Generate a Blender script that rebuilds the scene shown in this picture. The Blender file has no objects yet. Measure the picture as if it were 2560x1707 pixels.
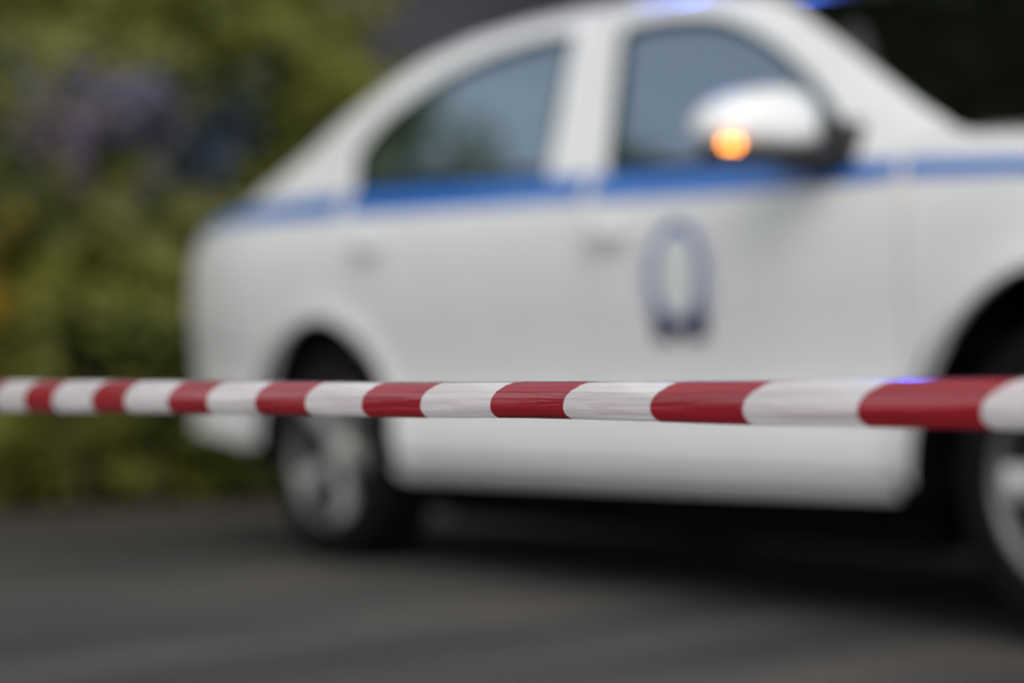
import bpy, bmesh, math, random
import numpy as np
from mathutils import Vector, Matrix, noise
random.seed(7)
rng = np.random.default_rng(11)
sc = bpy.context.scene
R = math.radians

# ------------------------------------------------------------------ camera
cam_d = bpy.data.cameras.new('camera')
cam = bpy.data.objects.new('camera', cam_d); sc.collection.objects.link(cam)
cam.location = (0, 0, .45)
cam.rotation_euler = (R(90 + 1.829), 0, 0)
cam_d.sensor_width = 36; cam_d.lens = 70
cam_d.clip_start = .05; cam_d.clip_end = 3000
cam_d.dof.use_dof = True
cam_d.dof.focus_distance = 1.2
cam_d.dof.aperture_fstop = 2.6
sc.camera = cam

# ------------------------------------------------------------------ sky, sun, exposure
SUN_EL, SUN_AZ = 46, 180            # azimuth clockwise from +Y: veiled sun behind the camera
world = bpy.data.worlds.new('World'); sc.world = world; world.use_nodes = True
nt = world.node_tree; nt.nodes.clear()
sky = nt.nodes.new('ShaderNodeTexSky'); sky.sky_type = 'NISHITA'; sky.sun_disc = False
sky.sun_elevation = R(SUN_EL); sky.sun_rotation = R(SUN_AZ)
sky.air_density = 1.0; sky.dust_density = 1.0; sky.ozone_density = 1.0
hs = nt.nodes.new('ShaderNodeHueSaturation'); hs.inputs['Saturation'].default_value = .26
bg = nt.nodes.new('ShaderNodeBackground'); bg.inputs['Strength'].default_value = .15
wo = nt.nodes.new('ShaderNodeOutputWorld')
nt.links.new(sky.outputs[0], hs.inputs['Color']); nt.links.new(hs.outputs[0], bg.inputs[0]); nt.links.new(bg.outputs[0], wo.inputs[0])
sun_d = bpy.data.lights.new('sun', 'SUN'); sun_d.energy = 1.0; sun_d.angle = R(52); sun_d.color = (1, .93, .82)
sun = bpy.data.objects.new('sun', sun_d); sc.collection.objects.link(sun)
_a = R(SUN_AZ); _e = R(SUN_EL)
sdir = Vector((math.sin(_a) * math.cos(_e), math.cos(_a) * math.cos(_e), math.sin(_e)))
sun.rotation_euler = sdir.to_track_quat('Z', 'Y').to_euler(); sun.location = sdir * 30
sc.view_settings.view_transform = 'Standard'; sc.view_settings.look = 'None'
sc.view_settings.exposure = 0.55; sc.view_settings.gamma = 1.0
sc.render.engine = 'CYCLES'
sc.cycles.use_denoising = True
sc.cycles.max_bounces = 8; sc.cycles.transparent_max_bounces = 12
sc.cycles.sample_clamp_indirect = 8

# ------------------------------------------------------------------ materials
MATS = {}
def mat(name, col=(.5, .5, .5), rough=.5, metal=0., coat=0., spec=.5, emis=None, estr=0., noise_amt=0., nscale=8., bump=0., trans=0.):
    m = bpy.data.materials.new(name); m.use_nodes = True; MATS[name] = m
    t = m.node_tree; b = t.nodes['Principled BSDF']
    b.inputs['Base Color'].default_value = (*col, 1); b.inputs['Roughness'].default_value = rough
    b.inputs['Metallic'].default_value = metal; b.inputs['Specular IOR Level'].default_value = spec
    b.inputs['Coat Weight'].default_value = coat; b.inputs['Coat Roughness'].default_value = .04
    if emis:
        b.inputs['Emission Color'].default_value = (*emis, 1); b.inputs['Emission Strength'].default_value = estr
    if trans: b.inputs['Transmission Weight'].default_value = trans
    if noise_amt or bump:
        tc = t.nodes.new('ShaderNodeTexCoord'); n = t.nodes.new('ShaderNodeTexNoise')
        n.inputs['Scale'].default_value = nscale; n.inputs['Detail'].default_value = 6
        t.links.new(tc.outputs['Object'], n.inputs['Vector'])
        if noise_amt:
            r = t.nodes.new('ShaderNodeMapRange')
            r.inputs['From Min'].default_value = .3; r.inputs['From Max'].default_value = .7
            r.inputs['To Min'].default_value = 1 - noise_amt; r.inputs['To Max'].default_value = 1 + noise_amt
            mx = t.nodes.new('ShaderNodeMix'); mx.data_type = 'RGBA'; mx.blend_type = 'MULTIPLY'; mx.inputs[0].default_value = 1
            mx.inputs[6].default_value = (*col, 1)
            t.links.new(n.outputs['Fac'], r.inputs['Value']); t.links.new(r.outputs[0], mx.inputs[7])
            t.links.new(mx.outputs[2], b.inputs['Base Color'])
        if bump:
            bp = t.nodes.new('ShaderNodeBump'); bp.inputs['Strength'].default_value = bump; bp.inputs['Distance'].default_value = .01
            t.links.new(n.outputs['Fac'], bp.inputs['Height']); t.links.new(bp.outputs[0], b.inputs['Normal'])
    return m
mat('paint', (.72, .725, .72), .32, coat=.7, noise_amt=.02, nscale=5)
mat('blue_paint', (.018, .135, .46), .35, coat=.6, noise_amt=.04)
mat('black_plastic', (.012, .012, .014), .5, noise_amt=.1)
mat('rubber', (.006, .006, .006), .9, spec=.08, noise_amt=.2, nscale=30)
mat('underside', (.004, .004, .004), 1.0, spec=.0, noise_amt=.2)
mat('cabin', (.022, .024, .028), .8, noise_amt=.15)
mat('cabin_light', (.11, .11, .11), .8, noise_amt=.1)
mat('alloy', (.50, .50, .49), .38, metal=.6, noise_amt=.06)
mat('rim_grey', (.10, .10, .10), .45, metal=.5, noise_amt=.1)
mat('dark_alloy', (.025, .025, .027), .5, metal=.5, noise_amt=.1)
mat('chrome', (.6, .6, .6), .15, metal=1, noise_amt=.03)
mat('mirror_glass', (.8, .8, .8), .02, metal=1, noise_amt=.01)
mat('amber', (.9, .25, .02), .3, emis=(1, .34, .05), estr=10, noise_amt=.02)
mat('red_lens', (.50, .10, .03), .15, coat=.8, noise_amt=.1)
mat('clear_lens', (.55, .57, .6), .1, coat=1, noise_amt=.1)
mat('blue_lamp', (.02, .08, .8), .2, emis=(.05, .18, 1), estr=22, noise_amt=.02)
mat('emblem_blue', (.010, .04, .28), .4, noise_amt=.1)
mat('emblem_navy', (.018, .016, .06), .4, noise_amt=.1)
mat('emblem_wreath', (.42, .41, .51), .4, noise_amt=.15, nscale=60)
mat('emblem_pale', (.66, .70, .69), .4, noise_amt=.1)
mat('emblem_brown', (.13, .09, .10), .5, noise_amt=.1)
mat('emblem_gold', (.60, .61, .53), .4, noise_amt=.1)
mat('plate', (.75, .75, .73), .4, noise_amt=.03)
mat('steel', (.3, .3, .31), .4, metal=.8, noise_amt=.1)
mat('bark', (.05, .038, .026), .9, noise_amt=.3, nscale=20, bump=.5)
mat('plaster', (.045, .042, .050), .9, noise_amt=.18, nscale=1.2, bump=.1)
mat('window_dark', (.02, .022, .03), .12, noise_amt=.1)
mat('frame_grey', (.12, .11, .11), .6, noise_amt=.1)
mat('cup_grey', (.56, .56, .55), .5, noise_amt=.05)
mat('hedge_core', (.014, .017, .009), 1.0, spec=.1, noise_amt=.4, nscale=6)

def glass(name, tint, f0=.05, refl=(1, 1, 1)):
    m = bpy.data.materials.new(name); m.use_nodes = True; MATS[name] = m
    t = m.node_tree; t.nodes.clear()
    o = t.nodes.new('ShaderNodeOutputMaterial'); mx = t.nodes.new('ShaderNodeMixShader')
    tr = t.nodes.new('ShaderNodeBsdfTransparent'); tr.inputs[0].default_value = (*tint, 1)
    gl = t.nodes.new('ShaderNodeBsdfGlossy'); gl.inputs['Roughness'].default_value = .03; gl.inputs['Color'].default_value = (*refl, 1)
    fr = t.nodes.new('ShaderNodeFresnel'); fr.inputs[0].default_value = 1.52
    mp = t.nodes.new('ShaderNodeMapRange'); mp.inputs['To Max'].default_value = 1.0; mp.inputs['To Min'].default_value = f0
    t.links.new(fr.outputs[0], mp.inputs[0]); t.links.new(mp.outputs[0], mx.inputs[0])
    t.links.new(tr.outputs[0], mx.inputs[1]); t.links.new(gl.outputs[0], mx.inputs[2]); t.links.new(mx.outputs[0], o.inputs[0])
    return m
glass('glass', (.80, .88, .85), .40, (.68, .86, 1)); glass('windscreen_glass', (.34, .40, .40), .02)

def film(name, col, trans, clear):
    """thin translucent plastic film with a glossy surface"""
    m = bpy.data.materials.new(name); m.use_nodes = True; MATS[name] = m
    t = m.node_tree; b = t.nodes['Principled BSDF']; o = t.nodes['Material Output']
    tc = t.nodes.new('ShaderNodeTexCoord'); n = t.nodes.new('ShaderNodeTexNoise'); n.inputs['Scale'].default_value = 40; n.inputs['Detail'].default_value = 4
    mpn = t.nodes.new('ShaderNodeMapping'); mpn.inputs['Scale'].default_value = (.15, .15, 2.5)
    t.links.new(tc.outputs['Object'], mpn.inputs[0]); t.links.new(mpn.outputs[0], n.inputs['Vector'])
    r = t.nodes.new('ShaderNodeMapRange'); r.inputs['To Min'].default_value = .78; r.inputs['To Max'].default_value = 1.14
    mx = t.nodes.new('ShaderNodeMix'); mx.data_type = 'RGBA'; mx.blend_type = 'MULTIPLY'; mx.inputs[0].default_value = 1
    mx.inputs[6].default_value = (*col, 1)
    t.links.new(n.outputs['Fac'], r.inputs['Value']); t.links.new(r.outputs[0], mx.inputs[7]); t.links.new(mx.outputs[2], b.inputs['Base Color'])
    b.inputs['Roughness'].default_value = .2; b.inputs['Specular IOR Level'].default_value = .6; b.inputs['Coat Weight'].default_value = 1.0; b.inputs['Coat Roughness'].default_value = .06
    bp = t.nodes.new('ShaderNodeBump'); bp.inputs['Strength'].default_value = .7; bp.inputs['Distance'].default_value = .004
    t.links.new(n.outputs['Fac'], bp.inputs['Height']); t.links.new(bp.outputs[0], b.inputs['Normal'])
    tl = t.nodes.new('ShaderNodeBsdfTranslucent'); t.links.new(mx.outputs[2], tl.inputs[0])
    ms = t.nodes.new('ShaderNodeMixShader'); ms.inputs[0].default_value = trans
    t.links.new(b.outputs[0], ms.inputs[1]); t.links.new(tl.outputs[0], ms.inputs[2])
    tp = t.nodes.new('ShaderNodeBsdfTransparent'); m2 = t.nodes.new('ShaderNodeMixShader'); m2.inputs[0].default_value = clear
    t.links.new(ms.outputs[0], m2.inputs[1]); t.links.new(tp.outputs[0], m2.inputs[2]); t.links.new(m2.outputs[0], o.inputs[0])
film('tape_white', (.93, .92, .93), .30, .17); film('tape_red', (.36, .008, .02), .22, .0)

def ground_mat():
    m = bpy.data.materials.new('asphalt'); m.use_nodes = True; MATS['asphalt'] = m
    t = m.node_tree; b = t.nodes['Principled BSDF']; L = t.links
    geo = t.nodes.new('ShaderNodeNewGeometry')
    def nz(scale, rot, sxyz, det=5):
        mp = t.nodes.new('ShaderNodeMapping'); mp.vector_type = 'TEXTURE'; mp.inputs['Rotation'].default_value = (0, 0, rot); mp.inputs['Scale'].default_value = sxyz
        n = t.nodes.new('ShaderNodeTexNoise'); n.inputs['Scale'].default_value = scale; n.inputs['Detail'].default_value = det
        L.new(geo.outputs['Position'], mp.inputs[0]); L.new(mp.outputs[0], n.inputs['Vector']); return n.outputs['Fac']
    def mul(a, lo, hi, prev, f0=.3, f1=.7):
        r = t.nodes.new('ShaderNodeMapRange'); r.inputs['From Min'].default_value = f0; r.inputs['From Max'].default_value = f1
        r.inputs['To Min'].default_value = lo; r.inputs['To Max'].default_value = hi; L.new(a, r.inputs['Value'])
        x = t.nodes.new('ShaderNodeMix'); x.data_type = 'RGBA'; x.blend_type = 'MULTIPLY'; x.inputs[0].default_value = 1
        if isinstance(prev, tuple): x.inputs[6].default_value = (*prev, 1)
        else: L.new(prev, x.inputs[6])
        L.new(r.outputs[0], x.inputs[7]); return x.outputs[2]
    c = mul(nz(1.0, R(45), (2.6, .36, 1), 2), .52, 1.6, (.040, .036, .032), .38, .62)   # worn tracks along the lane
    c = mul(nz(2.2, 0, (1, 1, 1)), .8, 1.2, c)
    dt = t.nodes.new('ShaderNodeVectorMath'); dt.operation = 'DOT_PRODUCT'; dt.inputs[1].default_value = (.656, -.755, 0); L.new(geo.outputs['Position'], dt.inputs[0])
    c = mul(dt.outputs['Value'], 1.4, 1.0, c, -7.15, -6.3)                      # dusty edge along the soil bed
    c = mul(nz(260, 0, (1, 1, 1), 2), .55, 1.5, c)
    L.new(c, b.inputs['Base Color']); b.inputs['Roughness'].default_value = .85
    bp = t.nodes.new('ShaderNodeBump'); bp.inputs['Strength'].default_value = .5; bp.inputs['Distance'].default_value = .006
    L.new(nz(220, 0, (1, 1, 1), 3), bp.inputs['Height']); L.new(bp.outputs[0], b.inputs['Normal'])
ground_mat()
mat('soil', (.075, .056, .038), .95, noise_amt=.45, nscale=9, bump=.6)

def leaf_mat(name, rough=.5, spec=.35):
    m = bpy.data.materials.new(name); m.use_nodes = True; MATS[name] = m
    t = m.node_tree; b = t.nodes['Principled BSDF']; o = t.nodes['Material Output']
    a = t.nodes.new('ShaderNodeAttribute'); a.attribute_name = 'tint'
    t.links.new(a.outputs['Color'], b.inputs['Base Color']); b.inputs['Roughness'].default_value = rough; b.inputs['Specular IOR Level'].default_value = spec
    tl = t.nodes.new('ShaderNodeBsdfTranslucent'); t.links.new(a.outputs['Color'], tl.inputs[0])
    ms = t.nodes.new('ShaderNodeMixShader'); ms.inputs[0].default_value = .42
    t.links.new(b.outputs[0], ms.inputs[1]); t.links.new(tl.outputs[0], ms.inputs[2]); t.links.new(ms.outputs[0], o.inputs[0])
leaf_mat('leaf'); leaf_mat('cypress_leaf', .9, .04); leaf_mat('petal', .7, .2)

# ------------------------------------------------------------------ object helpers
def link(o, parent=None):
    sc.collection.objects.link(o)
    if parent: o.parent = parent
    return o
def tag(o, label=None, cat=None, group=None, kind=None):
    if label: o['label'] = label
    if cat: o['category'] = cat
    if group: o['group'] = group
    if kind: o['kind'] = kind
    return o
def empty(name, loc, rz=0, parent=None):
    o = bpy.data.objects.new(name, None); o.location = loc; o.rotation_euler = (0, 0, rz); o.empty_display_size = .2
    return link(o, parent)
def mesh(name, V, F, m, parent=None, smooth=True, angle=40, mats=None, fm=None):
    me = bpy.data.meshes.new(name); me.from_pydata([tuple(v) for v in V], [], F)
    for x in (mats or [m]): me.materials.append(MATS[x])
    if smooth:
        me.polygons.foreach_set('use_smooth', [True] * len(me.polygons))
        me.set_sharp_from_angle(angle=R(angle))
    if fm is not None: me.polygons.foreach_set('material_index', fm)
    me.update()
    return link(bpy.data.objects.new(name, me), parent)
def bm_obj(name, bm, m, parent=None, smooth=True, angle=40):
    me = bpy.data.meshes.new(name); bmesh.ops.recalc_face_normals(bm, faces=bm.faces); bm.to_mesh(me); bm.free()
    me.materials.append(MATS[m])
    if smooth:
        me.polygons.foreach_set('use_smooth', [True] * len(me.polygons)); me.set_sharp_from_angle(angle=R(angle))
    return link(bpy.data.objects.new(name, me), parent)
def rbox(bm, c, s, bev=.01, seg=2, rot=None):
    """bevelled box added to bm"""
    t = bmesh.new(); bmesh.ops.create_cube(t, size=1)
    bmesh.ops.scale(t, vec=s, verts=t.verts)
    if bev: bmesh.ops.bevel(t, geom=t.edges[:], offset=bev, segments=seg, affect='EDGES', profile=.5)
    M = Matrix.Translation(c)
    if rot: M = M @ rot
    bmesh.ops.transform(t, matrix=M, verts=t.verts)
    me = bpy.data.meshes.new('tmp'); t.to_mesh(me); t.free(); bm.from_mesh(me); bpy.data.meshes.remove(me)
def box_obj(name, c, s, m, parent=None, bev=.01, rot=None, seg=2):
    bm = bmesh.new(); rbox(bm, c, s, bev, seg, rot); return bm_obj(name, bm, m, parent)
def lathe(prof, n=48, axis='y', a0=0, a1=2 * math.pi):
    """prof list of (r, h); returns verts, faces round the local y axis"""
    V = []; F = []; full = abs(a1 - a0 - 2 * math.pi) < 1e-6; k = n if full else n + 1
    for (r, h) in prof:
        for i in range(k):
            a = a0 + (a1 - a0) * i / n
            V.append((r * math.cos(a), h, r * math.sin(a)))
    for j in range(len(prof) - 1):
        for i in range(n):
            i2 = (i + 1) % k
            F.append((j * k + i, j * k + i2, (j + 1) * k + i2, (j + 1) * k + i))
    return V, F
def grid(fn, nu, nv):
    V = [fn(u / nu, v / nv) for u in range(nu + 1) for v in range(nv + 1)]
    F = [(u * (nv + 1) + v, (u + 1) * (nv + 1) + v, (u + 1) * (nv + 1) + v + 1, u * (nv + 1) + v + 1) for u in range(nu) for v in range(nv)]
    return V, F
def ip(x, P):
    return float(np.interp(x, [p[0] for p in P], [p[1] for p in P]))
def smooth_poly(P, n=4, closed=True):
    """Catmull-Rom through the points"""
    out = []; N = len(P)
    for i in range(N if closed else N - 1):
        g = lambda k: Vector(P[k % N] if closed else P[min(max(k, 0), N - 1)])
        a, b, c, d = g(i - 1), g(i), g(i + 1), g(i + 2)
        for j in range(n):
            t = j / n
            out.append(tuple(.5 * (2 * b + (c - a) * t + (2 * a - 5 * b + 4 * c - d) * t * t + (3 * b - a - 3 * c + d) * t ** 3)))
    if not closed: out.append(tuple(P[-1]))
    return out

# ================================================================== SETTING
def sheet(name, pts, z, m, kind='structure'):
    o = mesh(name, [(x, y, z) for x, y in pts], [tuple(range(len(pts)))], m, smooth=False); tag(o, kind=kind); return o
sheet('ground', [(-400, -400), (400, -400), (400, 400), (-400, 400)], 0, 'asphalt')
# soil strip at the foot of the hedge; the hedge runs from near left to far right
HD = Vector((.755, .656)); HN = Vector((.656, -.755))      # along the hedge, and out towards the road
H0 = Vector((-2.0, 7.95))
def hp(a, b): return H0 + HD * a + HN * b
pts = []
for i in range(41):
    a = -9 + i * .5; pts.append(tuple(hp(a, .12 + .10 * noise.noise(Vector((a * 1.3, 3, 0))))))
pts += [tuple(hp(11, -3)), tuple(hp(-9, -3))]
sheet('soil_bed', pts, .006, 'soil')

# ------------------------------------------------------------------ hedge
def leaves(name, P, N, size, col, m, parent, aspect=.62):
    """P Nx3 centres, N Nx3 normals, size N, col Nx3 : folded diamond leaves in one mesh"""
    n = len(P)
    N = N / np.linalg.norm(N, axis=1, keepdims=True)
    t = rng.normal(size=(n, 3)); t -= N * (t * N).sum(1, keepdims=True); t /= np.linalg.norm(t, axis=1, keepdims=True)
    s = np.cross(N, t); L = size[:, None]
    a = P - t * L * .5; b = P + s * L * .5 * aspect + N * L * .08; c = P + t * L * .5; d = P - s * L * .5 * aspect + N * L * .08
    V = np.stack([a, b, c, d], 1).reshape(-1, 3)
    i0 = np.arange(n) * 4
    tri = np.stack([i0, i0 + 1, i0 + 2, i0, i0 + 2, i0 + 3], 1).reshape(-1)
    me = bpy.data.meshes.new(name); me.vertices.add(4 * n); me.vertices.foreach_set('co', V.astype(np.float32).ravel())
    me.loops.add(6 * n); me.loops.foreach_set('vertex_index', tri.astype(np.int32))
    me.polygons.add(2 * n); me.polygons.foreach_set('loop_start', np.arange(0, 6 * n, 3, dtype=np.int32))
    me.polygons.foreach_set('loop_total', np.full(2 * n, 3, np.int32)) if hasattr(me.polygons[0], 'loop_total') else None
    me.update(calc_edges=True)
    ca = me.color_attributes.new('tint', 'FLOAT_COLOR', 'POINT')
    cc = np.concatenate([np.repeat(col, 4, 0), np.ones((4 * n, 1))], 1); ca.data.foreach_set('color', cc.astype(np.float32).ravel())
    me.materials.append(MATS[m]); return link(bpy.data.objects.new(name, me), parent)

def hedge_top(a):
    return 2.75 if a < 1.75 else (2.75 - (a - 1.75) / .3 * .85 if a < 2.05 else 1.9)
hedge = tag(empty('hedge', (*hp(0, 0), 0)), 'tall leafy green hedge with lilac blossoms on soil behind the police car', 'hedge')
hx = Vector((*hp(0, 0), 0))
def nz3(p, s, o=0): return noise.noise(Vector((p[0] * s + o, p[1] * s + o, p[2] * s)))
P = []; Nn = []; Sz = []; C = []
tries = 0
while len(P) < 46000 and tries < 400000:
    tries += 1
    a = random.uniform(-6, 5.5); z = random.uniform(.06, 2.75)
    if z > hedge_top(a) + .25 * noise.noise(Vector((a * 1.5, 7, 0))): continue
    q = hp(a, 0)
    bulge = .34 * noise.noise(Vector((a * 1.7, z * 1.7, 1))) + .19 * noise.noise(Vector((a * 4.5, z * 4.5, 5)))
    gap = noise.noise(Vector((a * 2.6, z * 2.6, 20))) + .5 * noise.noise(Vector((a * 6, z * 6, 33)))
    dens = min(1, max(.06, 1.0 + 1.8 * gap))
    if random.random() > dens: continue
    under = max(0, .35 - z) * .8
    b = bulge - under - abs(random.gauss(0, .065)) - .01
    q = hp(a, b)
    P.append((q.x, q.y, z + random.uniform(-.02, .02)))
    Nn.append((HN.x + random.gauss(0, .4), HN.y + random.gauss(0, .4), .5 + random.gauss(0, .4)))
    Sz.append(random.uniform(.05, .105))
    v = noise.noise(Vector((a * 1.1, z * 1.1, 50))) + .6 * noise.noise(Vector((a * 3.5, z * 3.5, 70)))
    base = np.array((.178, .192, .030)) + np.array((.11, .09, .006)) * v
    # paler, greyer growth round the blossoms; deep yellow-green near the foot
    if 1.1 < z < 2.0 and -.2 < a < 1.3: base = base * .8 + np.array((.045, .045, .035)) * (.5 + .5 * v)
    C.append(np.clip(base * random.uniform(.55, 1.45), .008, .4))
P = np.array(P) - np.array(hx); leaves('foliage', P, np.array(Nn), np.array(Sz), np.array(C), 'leaf', hedge)['kind'] = 'stuff'

def blossom(name, a0, z0, ra, rz, n, cols, label):
    P = []; N = []; C = []; S = []
    for i in range(n):
        a = random.gauss(a0, ra); z = random.gauss(z0, rz)
        if noise.noise(Vector((a * 5, z * 5, 90))) < -.25: continue
        b = .34 * noise.noise(Vector((a * 1.7, z * 1.7, 1))) + .19 * noise.noise(Vector((a * 4.5, z * 4.5, 5))) + random.uniform(-.06, .07)
        q = hp(a, b); P.append((q.x - hx.x, q.y - hx.y, z))
        N.append((HN.x + random.gauss(0, .4), HN.y + random.gauss(0, .4), .4 + random.gauss(0, .4)))
        C.append(np.array(random.choice(cols)) * random.uniform(.7, 1.3)); S.append(random.uniform(.03, .06))
    o = leaves(name, np.array(P), np.array(N), np.array(S), np.array(C), 'petal', hedge, .9); o['kind'] = 'stuff'; o['label'] = label
blossom('lilac_blossoms', .50, 1.63, .22, .11, 900, [(.20, .18, .26), (.15, .15, .25), (.24, .21, .2)], 'faded lilac blossoms in the hedge')
blossom('lilac_blossoms', .3, 1.55, .14, .09, 260, [(.25, .18, .18), (.2, .15, .2)], 'pinkish grey faded blossoms in the hedge')
blossom('blue_blossoms', 1.02, 1.62, .10, .10, 330, [(.10, .14, .2), (.04, .08, .18), (.14, .17, .21)], 'slate blue blossoms in the hedge')
blossom('yellow_blossoms', -.12, .93, .08, .12, 170, [(.33, .19, .015), (.28, .2, .02)], 'ochre yellow blossoms in the hedge')
# inner mass: twiggy core as one sheet, coloured dark for shade in the gaps
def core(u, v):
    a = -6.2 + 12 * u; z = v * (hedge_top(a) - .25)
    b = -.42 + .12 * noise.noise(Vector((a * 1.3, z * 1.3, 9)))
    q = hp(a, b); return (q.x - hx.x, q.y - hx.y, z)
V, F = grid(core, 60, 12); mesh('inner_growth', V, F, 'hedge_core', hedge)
for i in range(26):                                  # stems
    a = -5.8 + i * .44 + random.uniform(-.15, .15); r = random.uniform(.012, .028); V = []; F = []
    b0 = random.uniform(-.38, -.15); px, pz = random.uniform(-.25, .25), hedge_top(a) * random.uniform(.6, .85)
    for k in range(7):
        t = k / 6; q = hp(a + px * t + .05 * math.sin(t * 7 + i), b0 + .04 * math.sin(t * 5 + i))
        for j in range(6):
            an = j * math.pi / 3; V.append((q.x - hx.x + r * (1 - .7 * t) * math.cos(an), q.y - hx.y + r * (1 - .7 * t) * math.sin(an), pz * t))
    for k in range(6):
        for j in range(6): F.append((k * 6 + j, k * 6 + (j + 1) % 6, k * 6 + 6 + (j + 1) % 6, k * 6 + 6 + j))
    mesh('stem', V, F, 'bark', hedge)

# ------------------------------------------------------------------ building behind
bld = tag(empty('building', (8.8, 14.5, 0), R(6)), 'dim grey plastered building rising behind the hedge and the car roof', 'building')
BW, BH, BD = 22.0, 17.0, 6.0
wins = [(x, z) for z in (1.2, 4.3, 7.4, 10.5, 13.6) for x in (-9.8, -7.2, -4.6, -2.0, .6, 3.2, 5.8, 8.4)]
bm = bmesh.new()
xs = sorted({-BW / 2, BW / 2, *[w[0] for w in wins], *[w[0] + 1.2 for w in wins]}); zs = sorted({0, BH, *[w[1] for w in wins], *[w[1] + 1.6 for w in wins]})
for i in range(len(xs) - 1):
    for j in range(len(zs) - 1):
        if (xs[i], zs[j]) in wins:
            x0, x1, z0, z1 = xs[i], xs[i + 1], zs[j], zs[j + 1]
            for (p, q) in (((x0, z0), (x1, z0)), ((x1, z0), (x1, z1)), ((x1, z1), (x0, z1)), ((x0, z1), (x0, z0))):
                bm.faces.new([bm.verts.new(v) for v in ((p[0], 0, p[1]), (q[0], 0, q[1]), (q[0], .2, q[1]), (p[0], .2, p[1]))])
            continue
        bm.faces.new([bm.verts.new(v) for v in ((xs[i], 0, zs[j]), (xs[i + 1], 0, zs[j]), (xs[i + 1], 0, zs[j + 1]), (xs[i], 0, zs[j + 1]))])
for f in (((-BW / 2, 0, 0), (-BW / 2, BD, 0), (-BW / 2, BD, BH), (-BW / 2, 0, BH)), ((BW / 2, 0, 0), (BW / 2, BD, 0), (BW / 2, BD, BH), (BW / 2, 0, BH)),
          ((-BW / 2, BD, 0), (BW / 2, BD, 0), (BW / 2, BD, BH), (-BW / 2, BD, BH))):
    bm.faces.new([bm.verts.new(v) for v in f])
bmesh.ops.remove_doubles(bm, verts=bm.verts, dist=.0005)
bm_obj('wall', bm, 'plaster', bld, smooth=False)
box_obj('roof', (0, BD / 2, BH + .15), (BW + .8, BD + .8, .3), 'frame_grey', bld, .03)
for (x, z) in wins:
    w = box_obj('window', (x + .6, .14, z + .8), (1.2 - .01, .03, 1.6 - .01), 'window_dark', bld, 0)
    bm = bmesh.new()
    for (c, s) in (((x + .6, .1, z + .04), (1.18, .06, .07)), ((x + .6, .1, z + 1.56), (1.18, .06, .07)), ((x + .04, .1, z + .8), (.07, .058, 1.45)), ((x + 1.16, .1, z + .8), (.07, .058, 1.45)), ((x + .6, .1, z + .8), (.06, .05, 1.45))):
        rbox(bm, c, s, .008)
    bm_obj('frame', bm, 'frame_grey', w)
    box_obj('sill', (x + .6, -.04, z - .04), (1.36, .16, .06), 'frame_grey', w, .008)

# ------------------------------------------------------------------ dark cypresses added beside the building to darken the windscreen reflection
def cypress(x, y, h, r, label, seed):
    random.seed(seed)
    t = tag(empty('added_cypress', (x, y, 0)), label, 'tree', 'added cypresses beyond the car')
    V = []; F = []
    for k in range(6):
        for j in range(8):
            an = j * math.tau / 8; rr = .14 * (1 - k / 6.5); V.append((rr * math.cos(an) + .02 * math.sin(k), rr * math.sin(an), h * .85 * k / 5))
    for k in range(5):
        for j in range(8): F.append((k * 8 + j, k * 8 + (j + 1) % 8, k * 8 + 8 + (j + 1) % 8, k * 8 + 8 + j))
    mesh('trunk', V, F, 'bark', t)
    P = []; N = []; C = []; S = []
    for i in range(20000):
        u = random.random() ** .8; z = .25 + u * (h - .25)
        prof = r * (min(1, u * 7) ** .5) * (1 - u ** 2.2) ** .8 + .03; an = random.uniform(0, math.tau)
        rr = prof * (1 - abs(random.gauss(0, .16))) * (1 + .22 * noise.noise(Vector((math.cos(an) * 2 + x, math.sin(an) * 2, z * 1.2))))
        P.append((rr * math.cos(an), rr * math.sin(an), z)); N.append((math.cos(an) + random.gauss(0, .4), math.sin(an) + random.gauss(0, .4), .2 + random.gauss(0, .4)))
        S.append(random.uniform(.14, .30)); C.append(np.array((.014, .019, .009)) * random.uniform(.6, 1.4))
    leaves('crown', np.array(P), np.array(N), np.array(S), np.array(C), 'cypress_leaf', t, .45)
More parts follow.
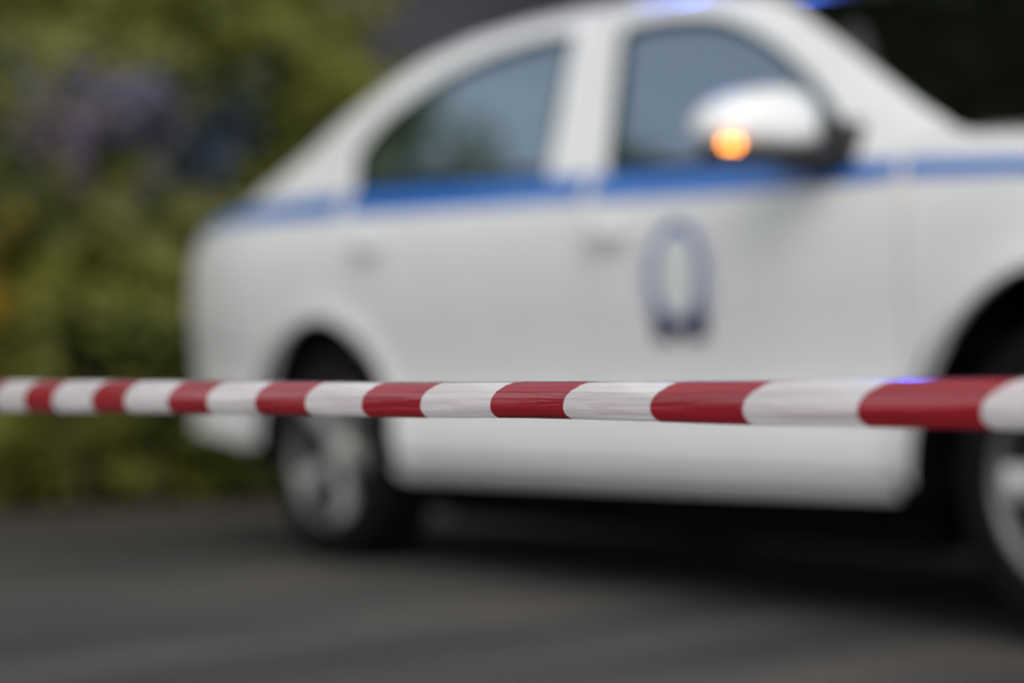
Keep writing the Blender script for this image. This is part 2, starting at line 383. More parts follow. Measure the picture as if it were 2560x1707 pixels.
def broad_tree(x, y, h, r, label):  # unseen tree, added to mottle the side-window reflections
    random.seed(21); t = tag(empty('added_broadleaf', (x, y, 0)), label, 'tree')
    def limb(name, p0, p1, r0, r1):
        V = []; F = []
        for k in range(5):
            u = k / 4; c = Vector(p0).lerp(Vector(p1), u) + Vector((.08 * math.sin(u * 5 + p1[0]), .08 * math.sin(u * 4 + p1[1]), 0)) * u * (1 - u) * 4
            for j in range(8): an = j * math.tau / 8; rr = r0 + (r1 - r0) * u; V.append((c.x + rr * math.cos(an), c.y + rr * math.sin(an), c.z))
        for k in range(4):
            for j in range(8): F.append((k * 8 + j, k * 8 + (j + 1) % 8, k * 8 + 8 + (j + 1) % 8, k * 8 + 8 + j))
        mesh(name, V, F, 'bark', t)
    limb('trunk', (0, 0, 0), (.1, 0, h * .5), .2, .13)
    P = []; N = []; C = []; S = []
    for k in range(19):
        an = k * 2.4; rr = r * math.sqrt((k + .5) / 19) * .85; cz = h * .72 + random.uniform(-.3, .3) * h * .7
        c = Vector((rr * math.cos(an), rr * math.sin(an), cz)); cr = random.uniform(.4, .75)
        if k % 4 == 0: limb('limb', (.08, 0, h * .45), tuple(c), .07, .02)
        for i in range(260):
            q = Vector((random.gauss(0, 1), random.gauss(0, 1), random.gauss(0, .8))).normalized(); P.append(tuple(c + q * cr * random.uniform(.55, 1)))
            N.append((q.x + random.gauss(0, .4), q.y + random.gauss(0, .4), q.z + .4)); S.append(random.uniform(.10, .2)); C.append(np.array((.12, .155, .075)) * random.uniform(.6, 1.4))
    leaves('crown', np.array(P), np.array(N), np.array(S), np.array(C), 'leaf', t)
broad_tree(-9.4, 11.9, 8.4, 2.3, 'pale green broadleaf tree added behind the tall hedge for window reflections')
cypress(1.9, 11.4, 13.0, 1.2, 'dark cypress tree added beyond the car, next to the end of the hedge', 1)
cypress(3.3, 11.0, 14.5, 1.3, 'tall dark cypress tree added between two others behind the car bonnet', 2)
cypress(4.9, 11.3, 13.6, 1.35, 'added dark cypress tree farthest from the hedge behind the car', 3)
cypress(6.6, 11.8, 15.0, 1.45, 'tallest added dark cypress tree near the middle of the building', 4)

# ================================================================== POLICE CAR
# local frame: x forward (0 = a little ahead of the rear axle), y left, z up; the right flank faces the camera
PHI = R(35.617)
HW = .86
d2 = Vector((math.sin(PHI), -math.cos(PHI))); r2 = Vector((-math.cos(PHI), -math.sin(PHI)))
P0 = Vector((-.5372, 5.7))
org = P0 - r2 * HW
car = tag(empty('police_car', (org.x, org.y, 0), math.atan2(d2.y, d2.x)), 'white police saloon car with blue waist stripe, door emblem and lit amber indicator', 'car')
XT, XN = -1.065, 3.46                                  # tail and nose
RA, FA, WZ, WR, AR = -.043, 2.636, .316, .316, .384   # axles, wheel centre height, tyre and arch radius
ARCH = {RA: AR, FA: .402}
ZP = [.20, .235, .27, .32, .37, .42, .47, .52, .60, .70, .80, .88, .93, .97, 1.0, 1.05, 1.1, 1.2, 1.3, 1.4, 1.5]
OP = [.095, .07, .036, .016, .012, .017, .024, .027, .019, .006, 0, .003, .012, .025, .037, .056, .077, .117, .157, .202, .248]
EDGE = [(-.80, 1.085), (-.68, 1.13), (-.54, 1.195), (-.415, 1.25), (-.205, 1.345), (-.01, 1.418), (.15, 1.460), (.35, 1.484), (.6, 1.489), (.85, 1.482), (1.1, 1.464), (1.35, 1.437), (1.58, 1.389), (1.738, 1.332), (1.905, 1.236), (2.065, 1.14), (2.220, 1.047), (2.36, .972)]
def edge(x): return ip(x, EDGE)
def off(x, z):
    o = ip(z, list(zip(ZP, OP)))
    if x < -.4:
        o += .10 * ((-.4 - x) / .75) ** 2
    if x < XT + .11:
        k = min(.11, XT + .11 - x); o += .11 - math.sqrt(max(0, .11 ** 2 - k * k))
    if x > 2.45:
        o += .12 * (x - 2.45) ** 2
    if x > XN - .2:
        k = min(.2, x - XN + .2); o += .2 - math.sqrt(max(0, .2 ** 2 - k * k))
    if z > 1.0 and x < .5: o += .06 * ((.5 - x) / 1.2) ** 2 * min(1, (z - 1) / .2)
    if z > 1.0 and -.8 < x < 2.4:
        k = (z - (edge(x) - .05)) / .05
        if k > 0: o += .045 * min(k, 1.2) ** 2 * (1 if x < 1.5 else max(.12, 1 - (x - 1.5) / .35))
    for ax in (RA, FA):                               # wheel arch lip
        r = math.hypot(x - ax, z - WZ)
        if r < .52 and z > .22: o -= .016 * math.exp(-((r - ARCH[ax]) / .045) ** 2)
    return o
def surf(x, z, side, out=0.): return (x, side * (HW - off(x, z) + out), z)

def panel(name, poly, side, m, parent, out=0., cell=.035, lip=.02, holes=()):
    """sheet-metal panel: outline in (x, z), filled, laid on the flank surface, edges turned in"""
    bm = bmesh.new()
    vs = [bm.verts.new((p[0], 0, p[1])) for p in poly]
    es = [bm.edges.new((vs[i], vs[(i + 1) % len(vs)])) for i in range(len(vs))]
    bmesh.ops.triangle_fill(bm, edges=es, use_beauty=True)
    x0, x1 = min(p[0] for p in poly), max(p[0] for p in poly); z0, z1 = min(p[1] for p in poly), max(p[1] for p in poly)
    for ax, lo, hi in (((1, 0, 0), x0, x1), ((0, 0, 1), z0, z1)):
        k = math.floor(lo / cell) + 1
        while k * cell < hi - 1e-4:
            co = Vector(ax) * (k * cell)
            bmesh.ops.bisect_plane(bm, geom=bm.verts[:] + bm.edges[:] + bm.faces[:], plane_co=co, plane_no=ax, dist=1e-5); k += 1
    bmesh.ops.remove_doubles(bm, verts=bm.verts, dist=.0008)
    if lip:
        for e in [e for e in bm.edges if len(e.link_faces) == 1]:
            a, b = [v.co.copy() for v in e.verts]
            f = bm.faces.new([bm.verts.new(a), bm.verts.new(b), bm.verts.new(b + Vector((0, 1, 0))), bm.verts.new(a + Vector((0, 1, 0)))])
    for v in bm.verts:
        inn = lip if v.co.y > .5 else 0
        v.co = Vector(surf(v.co.x, v.co.z, side, out - inn))
    bmesh.ops.recalc_face_normals(bm, faces=bm.faces)
    # make the outer skin point outwards
    s = sum(f.normal.y * f.calc_area() for f in bm.faces)
    if s * side < 0: bmesh.ops.reverse_faces(bm, faces=bm.faces)
    me = bpy.data.meshes.new(name); bm.to_mesh(me); bm.free(); me.materials.append(MATS[m])
    me.polygons.foreach_set('use_smooth', [True] * len(me.polygons)); me.set_sharp_from_angle(angle=R(50))
    return link(bpy.data.objects.new(name, me), parent)
def strip(name, P, w, side, m, parent, out=.002, closed=True):
    """band of width w following an outline, towards its inside"""
    N = len(P); cx = sum(p[0] for p in P) / N; cz = sum(p[1] for p in P) / N; V = []; F = []
    for i, p in enumerate(P):
        a = Vector(P[(i - 1) % N]); b = Vector(P[(i + 1) % N]); t = (b - a).normalized(); n = Vector((-t.y, t.x))
        if n.dot(Vector((cx - p[0], cz - p[1]))) < 0: n = -n
        q = Vector(p) + n * w
        V += [surf(p[0], p[1], side, out), surf(q.x, q.y, side, out), surf(q.x, q.y, side, out - .012)]
    for i in range(N if closed else N - 1):
        j = (i + 1) % N; F += [(3 * i, 3 * j, 3 * j + 1, 3 * i + 1), (3 * i + 1, 3 * j + 1, 3 * j + 2, 3 * i + 2)]
    return mesh(name, V, F, m, parent)
def arc(ax, a0, a1, r=None, n=18):
    r = r or ARCH[ax]
    return [(ax + r * math.cos(R(a0 + (a1 - a0) * i / n)), WZ + r * math.sin(R(a0 + (a1 - a0) * i / n))) for i in range(n + 1)]

BELT = [(-.70, 1.075), (-.34, 1.066), (.1, 1.057), (1.016, 1.011), (1.27, .997), (2.061, .943), (2.23, .937), (2.53, .911), (3.0, .84), (3.44, .70)]
STRB = [(-1.04, 1.004), (-.70, 1.022), (-.34, 1.006), (.1, .988), (1.168, .938), (1.55, .915), (1.968, .900), (2.214, .895), (2.532, .876), (3.0, .80)]
belt = lambda x: ip(x, BELT); strb = lambda x: ip(x, STRB)
def line(f, x0, x1, n=8): return [(x0 + (x1 - x0) * i / n, f(x0 + (x1 - x0) * i / n)) for i in range(n + 1)]
REARWIN = smooth_poly([(.07, 1.063), (.035, 1.115), (-.002, 1.176), (.018, 1.218), (.105, 1.283), (.296, 1.357), (.490, 1.397), (.685, 1.412), (.80, 1.412)], 3, False) + [(.920, 1.403), (.968, 1.21), (1.014, 1.020), (.5, 1.045)]
FRONTWIN = [(1.256, 1.006), (1.19, 1.19), (1.128, 1.358), (1.146, 1.386)] + smooth_poly([(1.277, 1.384), (1.483, 1.352), (1.672, 1.277), (1.838, 1.180), (1.968, 1.084), (2.045, 1.008)], 3, False) + [(2.066, .953), (1.66, .979)]
G = .004                                              # half a shut line
DOORB = .305
RDOOR_EDGE = [(.03, belt(.03)), (.075, .93), (.13, .82), (.225, .68), (.315, .53), (.355, .42), (.372, DOORB)]
for side in (-1, 1):
    near = side == -1
    # ---- doors (lower skins)
    rd = panel('rear_door', line(belt, .03 + G, 1.20 - G) + [(1.206 - G, .8), (1.206 - G, DOORB)] + [(x + G, z) for x, z in RDOOR_EDGE[::-1][:-1]], side, 'paint', car)
    fd = panel('front_door', line(belt, 1.206 + G, 2.226 - G) + [(2.226 - G, .52), (2.205, .42), (2.19, DOORB), (1.206 + G, DOORB)], side, 'paint', car)
    panel('stripe', line(strb, .06, 1.19) + line(belt, 1.19, .05)[:], side, 'blue_paint', rd, .0022, lip=0)
    panel('stripe', line(strb, 1.22, 2.215) + line(belt, 2.215, 1.22)[:], side, 'blue_paint', fd, .0022, lip=0)
    for dr, hx0, hx1, hz in ((rd, .16, .32, .882), (fd, 1.235, 1.39, .842)):      # handles: recessed cup and grip
        n = 14; cupP = [((hx0 + hx1) / 2 + math.cos(i * math.tau / n) * .072, hz - .006 + math.sin(i * math.tau / n) * .026) for i in range(n)]
        panel('handle_cup', cupP, side, 'cup_grey', dr, .0018, lip=0)
        def hf(u, v):
            x = hx0 + (hx1 - hx0) * u; an = v * math.tau; lift = .016 + .02 * math.sin(math.pi * min(max(u, .001), .999)) ** .5
            q = surf(x, hz, side, lift); return (x, q[1] + side * .009 * math.cos(an), hz + .012 * math.sin(an) + .004 * math.sin(math.pi * u))
        V, F = grid(hf, 14, 10); mesh('handle', V, F, 'paint', dr)
    panel('door_card', line(lambda x: belt(x) + .012, .10, 1.17) + [(1.17, .34), (.42, .34), (.36, .55), (.2, .8)], side, 'cabin', rd, -.075, .12, 0)
    panel('door_card', line(lambda x: belt(x) + .012, 1.24, 2.17) + [(2.17, .34), (1.24, .34)], side, 'cabin', fd, -.075, .12, 0)
    # ---- upper frame: pillars and roof rail round the windows
    iA = [(x, edge(x)) for x in np.linspace(-.66, 2.345, 76)]
    Cp = [p for p in iA if p[0] <= 1.03]; Ap = [p for p in iA if p[0] >= 1.03]
    rw = REARWIN[:]; fw = FRONTWIN[:]
    # rear half: along the belt, up the B pillar, round the window, over the rail and down the C pillar
    rear_frame = [(1.135, belt(1.135)), (1.020, belt(1.020))] + rw[::-1][1:] + [(.07, belt(.07)), (.03, belt(.03)), (-.25, belt(-.25)), (-.66, 1.075)] + Cp
    panel('side_frame', rear_frame, side, 'paint', car)
    front_frame = [(1.135, belt(1.135))] + [(Cp[-1][0] + .0, Cp[-1][1])][:0] + Ap + [(2.385, .970), (2.226, .952), (2.222, belt(2.222)), (2.075, belt(2.075))] + fw[::-1][1:][:-1] + [(1.256, 1.006), (1.256, belt(1.256))]
    panel('side_frame', front_frame, side, 'paint', car)
    for nm, W_, dr in (('w', REARWIN, rd), ('w', FRONTWIN, fd)):
        panel('window', [(x, z) for x, z in W_], side, 'glass', dr, -.009, .05, 0)
        strip('window_seal', W_, .016, side, 'rubber', dr, .003)
    panel('mirror_sail', [(1.93, belt(1.93)), (2.095, belt(2.095)), (2.065, .985), (2.035, 1.015), (1.97, 1.07), (1.94, 1.03)], side, 'black_plastic', fd, .005, .05, .006)
    # ---- rear quarter, fender, sill
    q = [(x - G, z) for x, z in RDOOR_EDGE if z > .5] + [(.338, .45), (RA + AR * math.cos(R(18)), WZ + AR * math.sin(R(18)))] + arc(RA, 22, 178)[0:] + [(-.45, .33), (-.45, .60), (-.80, .66), (-.985, .70), (-.99, .78), (-.99, 1.044)] + [(-.95, 1.050), (-.82, 1.064), (-.66, 1.072), (-.34, 1.064)]
    qp = panel('rear_quarter', q, side, 'paint', car)
    panel('stripe', line(strb, -.985, .015, 10) + [(.015, belt(.015)), (-.34, 1.063), (-.62, 1.069), (-.82, 1.061), (-.95, 1.047), (-.985, 1.042)], side, 'blue_paint', qp, .0022, lip=0)
    fl = [(2.226 + G, .949), (2.226 + G, belt(2.23) - .002), (2.226 + G, .52), (2.205 + 2 * G, .42), (2.198, DOORB)] + [(2.222, .29)] + arc(FA, 176, 8)[0:] + [(3.045, .40), (3.06, .62), (3.10, .66), (3.16, .66), (3.05, .835), (2.9, .885), (2.53, .952), (2.38, .968)]
    fp = panel('front_fender', fl, side, 'paint', car)
    panel('stripe', line(strb, 2.235, 2.95, 8) + line(lambda x: belt(x) - .003, 2.93, 2.235, 8), side, 'blue_paint', fp, .0022, lip=0)
    panel('sill', [(.362, .298), (2.19, .298), (2.208, .292), (2.210, .276), (2.18, .264), (.385, .250), (.354, .262), (.352, .285)], side, 'paint', car, lip=.08)
    # ---- bumpers (flank part), lamps
    panel('rear_bumper', [(-.455, .595), (-.455, .345), (-.47, .325), (-.92, .365), (XT + .002, .39), (XT + .002, .70), (-.985, .695), (-.80, .655)], side, 'paint', car, lip=.05)
    panel('tail_lamp', [(-.995, .73), (-.995, 1.038), (-1.035, 1.030), (XT + .004, 1.018), (XT + .004, .72)], side, 'red_lens', car, .003, .03)
    panel('front_bumper', [(3.055, .40), (3.07, .61), (3.15, .655), (3.3, .64), (XN - .002, .62), (XN - .002, .24), (3.2, .22), (3.05, .24)], side, 'paint', car, lip=.05)
    panel('headlamp', [(3.115, .665), (3.17, .665), (3.3, .65), (XN - .004, .632), (XN - .004, .70), (3.3, .755), (3.08, .80)], side, 'clear_lens', car, .003, .03)
    # ---- wheel housings
    for ax in (RA, FA):
        V, F = lathe([(ARCH[ax] + .012, 0), (ARCH[ax] + .012, .30)], 28, a0=R(-8), a1=R(188))
        y0 = HW - off(ax, WZ + ARCH[ax]) - .006
        V = [(x + ax, side * (y0 - h), z + WZ) for x, h, z in V]; n0 = len(V)
        k = 29; V.append((ax, side * (y0 - .30), WZ)); F += [(k + i, k + i + 1, n0) for i in range(28)]
        mesh('wheel_housing', V, F, 'underside', car)

# ---- roof, glasses, bonnet, boot lid: lofts between the two rails
def rail(x, dz=0., dy=0.):
    z = edge(x); return HW - off(x, z) - dy, z + dz
def loft(name, us, fe, fc, m, parent, nt=18, thick=.0):
    """us: parameters; fe(u) -> (x, y, z) right-hand rail; fc(u) -> (x, z) on the centre line"""
    V = []; F = []
    for u in us:
        ex, ey, ez = fe(u); cx, cz = fc(u)
        for k in range(nt + 1):
            t = -1 + 2 * k / nt; V.append((cx + (ex - cx) * t * t, ey * t, cz + (ez - cz) * abs(t) ** 2.4))
    for i in range(len(us) - 1):
        for k in range(nt): a = i * (nt + 1) + k; F.append((a, a + 1, a + nt + 2, a + nt + 1))
    return mesh(name, V, F, m, parent, angle=60)
roof_c = [(-.12, 1.435), (.15, 1.497), (.5, 1.522), (.9, 1.522), (1.3, 1.492), (1.80, 1.412)]
loft('roof', np.linspace(-.01, 1.60, 30), lambda u: (u, rail(u)[0] + .001, rail(u)[1] - .001), lambda u: (u + (-.06 if u < .0 else 0) + .17 * max(0, (u - 1.0) / .6) ** 2 - .06 * max(0, (.4 - u) / .4) ** 2, ip(u + .17 * max(0, (u - 1.0) / .6) ** 2, roof_c)), 'paint', car)
loft('rear_screen', np.linspace(-.645, -.012, 16), lambda u: (u, rail(u)[0], rail(u)[1] - .003), lambda u: (u - .09 + (.03 * (u + .645) / .63), edge(u) + .03 - .012), 'glass', car)
loft('windscreen', np.linspace(1.602, 2.38, 20), lambda u: (u, rail(u)[0], rail(u)[1] - .003), lambda u: (u + .17 + .07 * (u - 1.6) / .78, ip(u, [(1.6, 1.414), (1.786, 1.358), (2.38, 1.0)])), 'windscreen_glass', car)
def hood_e(u):
    z = ip(u, [(2.36, .978), (2.53, .956), (2.9, .890), (3.07, .832), (3.30, .765), (3.42, .71)]); return (u, HW - off(u, z) - .004, z)
loft('bonnet', np.linspace(2.385, 3.36, 22), hood_e, lambda u: (u + .20 - .13 * (u - 2.385) / .975, ip(u, [(2.38, 1.005), (2.6, .99), (3.0, .925), (3.3, .83), (3.40, .77)])), 'paint', car)
loft('cowl', [2.37, 2.40, 2.43], lambda u: (u - .01, hood_e(u)[1] - .03, hood_e(u)[2] - .01), lambda u: (u + .19, .968), 'black_plastic', car)
def boot_e(u):
    z = ip(u, [(-1.13, 1.022), (-1.05, 1.038), (-.95, 1.054), (-.82, 1.070), (-.64, 1.082)]); return (u, HW - off(max(u, -.985), z) - .006, z)
loft('boot_lid', np.linspace(-1.055, -.64, 14), boot_e, lambda u: (u - .10, ip(u, [(-1.1, 1.05), (-.9, 1.095), (-.64, 1.125)])), 'blue_paint', car)
# tail and nose faces
def tail_x(t, z): return XT - .05 * (1 - t * t) + .10 * max(0, (z - .75)) * 0
def face(name, x_of, y_half, z0, z1, m, nz=6, ny=16, parent=car, push=0., ylo=None):
    def fn(u, v):
        z = z0 + (z1 - z0) * u; yh = y_half(z)
        y = (-yh + 2 * yh * v) if ylo is None else (ylo + (yh - ylo) * v)
        t = y / max(.01, yh if ylo is None else y_half(z)); return (x_of(y, z) + push, y, z)
    V, F = grid(fn, nz, ny); return mesh(name, V, F, m, parent)
def tyh(z): return HW - off(XT + .002, z) + .001
def nyh(z): return HW - off(XN - .002, z) + .001
tx = lambda y, z: XT - .05 * (1 - (y / tyh(z)) ** 2)
nx = lambda y, z: XN + .07 * (1 - (y / nyh(z)) ** 2)
face('rear_bumper', tx, tyh, .39, .70, 'paint', 8)
bl = face('boot_panel', lambda y, z: tx(y, z) + .05 * max(0, z - .9), lambda z: tyh(z) - .13, .705, 1.02, 'paint', 6)
face('number_plate', tx, lambda z: .26, .80, .91, 'plate', 1, 6, bl, -.006)
for s in (-1, 1):
    def fn(u, v):
        z = .72 + .294 * u; y = s * (tyh(z) - .125 * v); return (tx(y, z) - .003, y, z)
    V, F = grid(fn, 5, 5); mesh('tail_lamp', V, F, 'red_lens', car)
face('front_bumper', nx, nyh, .24, .62, 'paint', 8)
gr = face('grille', nx, lambda z: .42, .635, .745, 'black_plastic', 3, 12, car, -.004)
for k in range(4): face('grille_bar', nx, lambda z: .41, .645 + k * .026, .653 + k * .026, 'chrome', 1, 12, gr, .004)
face('intake', nx, lambda z: .5, .28, .42, 'black_plastic', 3, 12, car, .004)
face('number_plate', nx, lambda z: .26, .46, .57, 'plate', 1, 6, car, .006)
for s in (-1, 1):
    def fn(u, v):
        z = .632 + (.068 + .045 * v) * u; y = s * (nyh(z) - .17 * v); return (nx(y, z) + .003, y, z)
    V, F = grid(fn, 4, 6); mesh('headlamp', V, F, 'clear_lens', car)

# ---- floor and cabin
bm = bmesh.new()
rbox(bm, (1.30, 0, .225), (1.80, 1.50, .15), .04); rbox(bm, (1.15, 0, .215), (3.9, 1.02, .14), .03); rbox(bm, (-.75, 0, .44), (.56, 1.1, .20), .03); rbox(bm, (2.95, 0, .38), (.7, 1.0, .26), .03)
rbox(bm, (2.33, 0, .60), (.06, 1.5, .62), .01); rbox(bm, (-.33, 0, .72), (.06, 1.1, .66), .01)
bm_obj('floor_pan', bm, 'underside', car)
box_obj('rear_shelf', (-.46, 0, 1.03), (.42, 1.24, .03), 'cabin', car, .01)
bm = bmesh.new(); rbox(bm, (2.10, 0, .86), (.42, 1.44, .16), .05, 3); rbox(bm, (2.04, .36, .945), (.22, .34, .06), .025, 3); bm_obj('dashboard', bm, 'cabin', car)
def ring(c, r, tr, tilt, n=28, k=8):
    V = []; F = []
    for i in range(n):
        a = math.tau * i / n
        for j in range(k):
            b = math.tau * j / k; rr = r + tr * math.cos(b); p = Vector((tr * math.sin(b), rr * math.cos(a), rr * math.sin(a)))
            p.rotate(Matrix.Rotation(tilt, 3, 'Y')); V.append(tuple(p + Vector(c)))
    for i in range(n):
        for j in range(k): F.append((i * k + j, ((i + 1) % n) * k + j, ((i + 1) % n) * k + (j + 1) % k, i * k + (j + 1) % k))
    return V, F
V, F = ring((1.80, .36, .92), .18, .016, R(-25)); sw = mesh('steering_wheel', V, F, 'black_plastic', car)
bm = bmesh.new(); rbox(bm, (1.80, .36, .92), (.05, .14, .10), .02); rbox(bm, (1.80, .36, .92), (.025, .34, .03), .008); bm_obj('hub', bm, 'black_plastic', sw)
for y in (-.37, .37):
    seat = box_obj('front_seat', (1.32, y, .47), (.52, .50, .16), 'cabin', car, .05, seg=3)
    box_obj('backrest', (.99, y, .80), (.13, .49, .62), 'cabin', seat, .055, Matrix.Rotation(R(-14), 4, 'Y'), 3)
    box_obj('headrest', (.885, y, 1.20), (.09, .26, .17), 'cabin', seat, .04, Matrix.Rotation(R(-10), 4, 'Y'), 3)
seat = box_obj('rear_seat', (.28, 0, .50), (.5, 1.30, .16), 'cabin', car, .05, seg=3)
box_obj('backrest', (-.05, 0, .80), (.13, 1.30, .56), 'cabin', seat, .05, Matrix.Rotation(R(-20), 4, 'Y'), 3)
for y in (-.40, .40): box_obj('headrest', (-.17, y, 1.13), (.09, .26, .14), 'cabin', seat, .035, Matrix.Rotation(R(-15), 4, 'Y'), 3)
loft('headlining', np.linspace(.02, 1.56, 14), lambda u: (u, rail(u)[0] - .05, rail(u)[1] - .035), lambda u: (u, ip(u, roof_c) - .03), 'cabin_light', car)

# ---- wheels
def wheel(ax, side, spin):
    w = empty('wheel', (ax, side * (HW - .03 - .105), WZ), 0 if side == 1 else 0, car)
    s = side                                           # s*y is outwards
    hw = .103
    prof = [(.205, -hw * .8), (.23, -hw), (.285, -hw), (.307, -hw * .86), (WR, -hw * .6), (WR, hw * .6), (.307, hw * .86), (.285, hw), (.25, hw + .004), (.222, hw), (.207, hw * .8)]
    V, F = lathe(prof, 56); mesh('tyre', [(x, s * y, z) for x, y, z in V], F, 'rubber', w)
    V, F = lathe([(.206, hw * .8), (.217, hw * .96), (.214, hw * 1.0), (.206, hw * .95), (.200, hw * .80)], 56)
    rim = mesh('rim', [(x, s * y, z) for x, y, z in V], F, 'rim_grey', w)
    V, F = lathe([(.2085, -hw * .8), (.192, 0), (.192, hw * .55), (.202, hw * .8), (.199, hw * .8), (.186, hw * .5), (.185, 0)], 56)
    mesh('barrel', [(x, s * y, z) for x, y, z in V], F, 'dark_alloy', w)
    V, F = lathe([(.0, .01), (.16, .01), (.165, -.01), (.165, -.02)], 40); mesh('brake_disc', [(x, s * y, z) for x, y, z in V], F, 'dark_alloy', w)
    V, F = lathe([(.0, hw * .80), (.02, hw * .80), (.028, hw * .76), (.055, hw * .70), (.062, hw * .55), (.062, .02)], 32); mesh('hub_cap', [(x, s * y, z) for x, y, z in V], F, 'alloy', w)
    for k in range(5):
        a = R(spin + 72 * k)
        # a broad tapering spoke, dished from the hub out to the rim
        V = []; F = []
        n = 6
        for i in range(n + 1):
            t = i / n; r = .045 + .152 * t; hwid = .020 + .016 * t ** 1.5; yy = hw * (.66 + .18 * t ** 2)
            for (q, dy) in ((-1, -.03), (-1, -.006), (-.6, 0), (.6, 0), (1, -.006), (1, -.03)):
                X = r * math.cos(a) - q * hwid * math.sin(a); Z = r * math.sin(a) + q * hwid * math.cos(a)
                V.append((X, s * (yy + dy), Z))
        for i in range(n):
            for j in range(5): F.append((i * 6 + j, i * 6 + j + 1, (i + 1) * 6 + j + 1, (i + 1) * 6 + j))
        mesh('spoke', V, F, 'alloy', w)
for ax in (RA, FA):
    for side in (-1, 1): wheel(ax, side, 65 if ax == RA else 40)
for ax in (RA, FA):                                   # axle beams carry the wheels
    V, F = lathe([(.0, -.62), (.045, -.62), (.045, .62), (.0, .62)], 14); mesh('axle', [(x + ax, y, z + WZ) for x, y, z in V], F, 'underside', car)

# ---- door mirrors
for side in (-1, 1):
    mr = empty('side_mirror', (1.955, side * (HW - .005), .97), 0, car)
    yaw = -side * R(24)                                # outer end swept back
    def shell(u, v):                                   # u: front pole to rear rim, v: round
        th = u * R(96); ph = v * math.tau; e = .8
        cs = lambda a: math.copysign(abs(math.cos(a)) ** e, math.cos(a)); sn = lambda a: math.copysign(abs(math.sin(a)) ** e, math.sin(a))
        X = .085 * math.cos(th); rr = math.sin(th) ** .62
        Y = .135 * rr * cs(ph); Z = .092 * rr * sn(ph)
        if Z < 0: Z *= .42
        Z *= 1 - .22 * (Y / .135)                      # a little lower at the outer end
        p = Vector((X, side * (.135 + Y), .030 + Z)); q = Vector((p.x, p.y - side * .135, p.z)); q.rotate(Matrix.Rotation(yaw * -1, 3, 'Z') if False else Matrix.Rotation(side * R(24), 3, 'Z'))
        return (q.x, q.y + side * .135, q.z)
    V, F = grid(shell, 12, 32); mesh('housing', V, F, 'paint', mr)
    n = 28; V = []
    for i in range(n): V.append(shell(.93, i / n))
    V = [(x - .004, y, z) for x, y, z in V]; V.append(tuple(np.mean(np.array(V), 0)))
    mesh('mirror_glass', V, [(i, (i + 1) % n, n) for i in range(n)], 'mirror_glass', mr)
    # black lower shell and arm
    bm = bmesh.new(); rbox(bm, (.010, side * .14, -.008), (.105, .22, .034), .014, 3, Matrix.Rotation(side * R(24), 4, 'Z')); rbox(bm, (.05, side * .03, -.012), (.12, .12, .055), .018, 3); rbox(bm, (.06, -side * .028, -.005), (.16, .05, .13), .02, 3)
    bm_obj('arm', bm, 'black_plastic', mr)
    if side == -1:
        # small lit indicator lens low on the front shell
        bm = bmesh.new()
        for y_ in (.228, .248):
            rbox(bm, (.082 - .18 * y_, side * y_, -.002), (.016, .010, .012), .004, 2, Matrix.Rotation(side * R(24), 4, 'Z'))
        bm_obj('indicator', bm, 'amber', mr)['label'] = 'lit amber indicator lens'

# ---- light bar on the roof, above the picture
lb = empty('light_bar', (.84, 0, 1.635), 0, car)
box_obj('base', (0, 0, .02), (.26, .90, .045), 'black_plastic', lb, .015)
for y in (-.30, .30):
    box_obj('blue_lens', (0, y, .085), (.22, .24, .085), 'blue_lamp', lb, .03, seg=3)
    box_obj('foot', (0, y * 1.3, -.07), (.16, .06, .15), 'black_plastic', lb, .01)
box_obj('centre_cover', (0, 0, .075), (.20, .28, .07), 'plate', lb, .025)

# ---- emblem on the near front door
em = empty('emblem', (1.55, 0, .735), 0, car); em['label'] = 'oval blue police crest with wreath and dark ribbon on the front door'
def flat(name, poly, m, out):
    o = panel(name, poly, -1, m, car, out, .04, 0); o.parent = em
    o.location = (-1.55, 0, -.735); return o
def oval(cx, cz, a, b, n=36, a0=0, a1=360): return [(cx + a * math.cos(R(a0 + (a1 - a0) * i / n)), cz + b * math.sin(R(a0 + (a1 - a0) * i / n))) for i in range(n + (1 if a1 - a0 < 360 else 0))]
def ringpoly(cx, cz, a, b, w, a0, a1, n=30): return oval(cx, cz, a, b, n, a0, a1) + oval(cx, cz, a - w, b - w, n, a0, a1)[::-1]
EX, EZ = 1.55, .735
flat('wreath', ringpoly(EX, EZ - .01, .120, .142, .027, -72, 90), 'emblem_wreath', .0016)
flat('wreath', ringpoly(EX, EZ - .01, .120, .142, .027, 90, 252), 'emblem_wreath', .0018)
flat('ring', ringpoly(EX, EZ + .005, .090, .117, .019, -90, 90), 'emblem_blue', .0026)
flat('ring', ringpoly(EX, EZ + .005, .090, .117, .019, 90, 270), 'emblem_blue', .0028)
flat('field', oval(EX, EZ + .005, .0715, .0985), 'emblem_pale', .0022)
flat('figure', [(EX - .012, EZ - .045), (EX + .012, EZ - .045), (EX + .01, EZ + .0), (EX + .03, EZ + .01), (EX + .008, EZ + .025), (EX + .01, EZ + .05), (EX, EZ + .06), (EX - .01, EZ + .05), (EX - .008, EZ + .025), (EX - .03, EZ + .01), (EX - .01, EZ)], 'emblem_gold', .0036)
flat('cross', [(EX - .01, EZ + .105), (EX + .01, EZ + .105), (EX + .012, EZ + .128), (EX - .012, EZ + .128)], 'emblem_blue', .004)
for s in (-1, 1):
    flat('ribbon_end', [(EX + s * .020, EZ - .146), (EX + s * .088, EZ - .142), (EX + s * .094, EZ - .092), (EX + s * .080, EZ - .060), (EX + s * .03, EZ - .098)], 'emblem_navy', .0034)
flat('ribbon', [(EX - .034, EZ - .128), (EX + .034, EZ - .128), (EX + .03, EZ - .100), (EX - .03, EZ - .100)], 'emblem_brown', .0030)

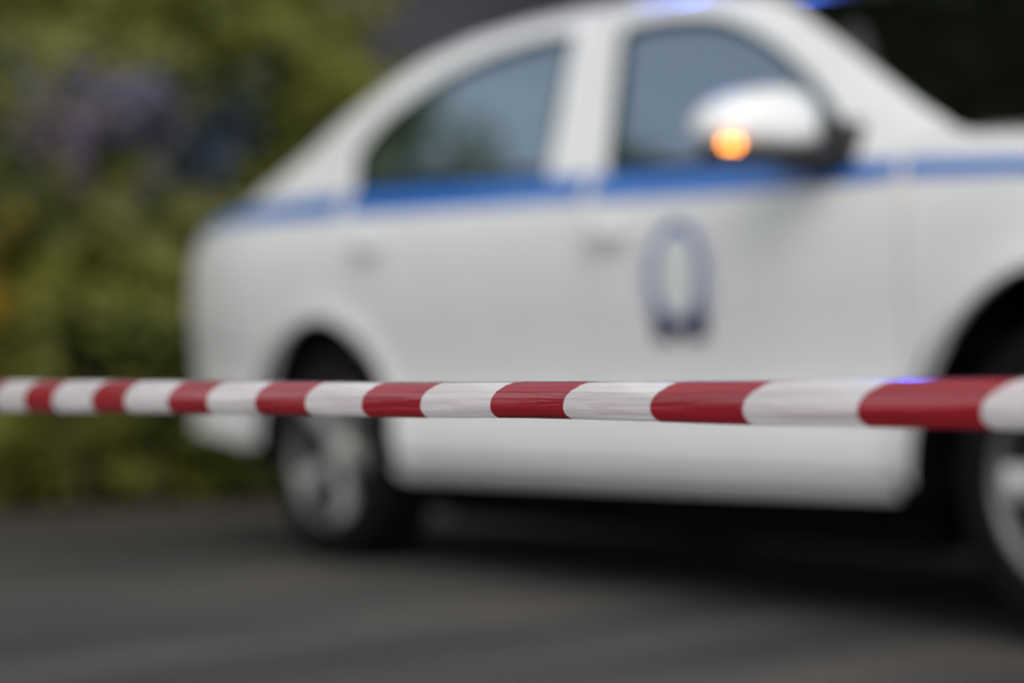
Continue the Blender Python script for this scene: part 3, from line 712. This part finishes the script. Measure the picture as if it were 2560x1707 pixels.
# ================================================================== BARRIER TAPE
# centre line and curled height of the tape, from far left to near right (metres)
TP = [(-.4548, 1.7691, .4581, .0290), (-.3037, 1.5861, .4564, .0266), (-.181, 1.4375, .4549, .0246), (-.0793, 1.3143, .4539, .0233), (.0064, 1.2105, .4528, .0226), (.0795, 1.122, .4521, .0230), (.1327, 1.0575, .4517, .0242), (.1801, 1.0, .451, .0246), (.2388, .929, .4499, .0252)]
T0 = Vector(TP[0][:3]); tdir = (Vector(TP[-1][:3]) - T0); tdir.z = 0; TL = tdir.length; tdir.normalize()
tin = Vector((-tdir.y, tdir.x, 0))                     # horizontal, towards the car
if tin.y < 0: tin = -tin
TS = [(Vector(p[:3]) - T0).dot(tdir) for p in TP]
tz = lambda s: float(np.interp(s, TS, [p[2] for p in TP])); th_ = lambda s: float(np.interp(s, TS, [p[3] for p in TP]))
SEG = [.0575, .0531, .0695, .0546, .0686, .0579, .0664, .0647, .0679, .0653, .0713, .0686, .0743, .0719, .0792, .0761]
B = [.0015]
for k in SEG: B.append(B[-1] + k)
LEFT = 18; RIGHT = 9
for k in range(LEFT): B.insert(0, B[0] - .06)
for k in range(RIGHT): B.append(B[-1] + .077)
# section: from behind, over the top, down the front; angle (deg) and stripe slant there
SECT = list(np.concatenate([np.linspace(232, 100, 12), np.linspace(92, 62, 9), np.linspace(60, 18, 30), np.linspace(15, 0, 6), np.linspace(-4, -84, 12)]))
def slant(a):
    """how far the stripe edge runs ahead, in tape heights, at section angle a (90 top, 0 front, -90 foot)"""
    return ip(-a, [(-232, 2.6), (-214, 2.45), (-180, 1.95), (-164, 1.7), (-136, 1.25), (-112, .95), (-90, .72), (-68, .55), (-44, .35), (-29, .21), (-16, .10), (0, .035), (17, 0), (34, 0), (53, .05), (74, .12), (84, .16)])
V = []; F = []; fm = []
rows = []
SUB = 5
S_ = [(B[i] + (B[i + 1] - B[i]) * j / SUB, i) for i in range(len(B) - 1) for j in range(SUB)] + [(B[-1], len(B) - 1)]
for (s, i) in S_:
    H = th_(s) * .5
    for a in SECT:
        ss = s + (slant(a - 10) + slant(a - 5) + slant(a) + slant(a + 5) + slant(a + 10)) / 5 * H * 2 * 1.56
        an = R(a)
        wob = 1 + .035 * noise.noise(Vector((ss * 9, an * 1.2, 0)))
        # lengthwise creases near the top of the front
        wob += .045 * math.exp(-((a - 49) / 2.6) ** 2) * (.7 + .5 * noise.noise(Vector((ss * 5, 4, 0)))) + .050 * math.exp(-((a - 27) / 3.0) ** 2) * (.8 + .4 * noise.noise(Vector((ss * 4, 9, 0)))) + .02 * math.exp(-((a + 8) / 3.0) ** 2) * noise.noise(Vector((ss * 6, 19, 0)))
        up = H * math.sin(an) * wob; dep = -H * .42 * math.cos(an) * wob
        if 66 <= a <= 92:                              # narrow fold along the top
            t = (a - 66) / 26; dep = H * (-.171 + .50 * t) ; up = H * (.9135 + .080 * t)
        elif 92 < a <= 180: dep = H * (.33 + .09 * math.sin(R((a - 92) / 88 * 90))); up *= .985
        z = tz(min(max(s, 0), TL)) + .006 * min(0, 0)
        p = T0 + tdir * ss + tin * dep; V.append((p.x, p.y, z + up + .0006 * noise.noise(Vector((ss * 6, 1, 2)))))
n = len(SECT)
for r in range(len(S_) - 1):
    for j in range(n - 1):
        F.append((r * n + j, r * n + j + 1, (r + 1) * n + j + 1, (r + 1) * n + j))
        fm.append((S_[r][1] + LEFT) % 2)               # white first
tape = mesh('barrier_tape', V, F, None, mats=['tape_white', 'tape_red'], fm=fm, angle=80)
tag(tape, 'red and white striped plastic barrier tape, curled lengthwise, stretched in front of the car', 'tape')
# posts that hold the ends, outside the picture
for s, lab in ((B[0] + .02, 'slim steel barrier post holding the far end of the striped tape'), (B[-1] + .0, 'slim steel barrier post holding the near end of the striped tape')):
    p = T0 + tdir * s
    po = tag(empty('barrier_post', (p.x, p.y, 0)), lab, 'post')
    V, F = lathe([(0, 0), (.15, 0), (.15, .015), (.03, .03), (.016, .05), (.016, .62), (.02, .625), (.02, .645), (0, .65)], 20)
    o = mesh('pole', [(x, z, y) for x, y, z in V], F, 'steel', po)
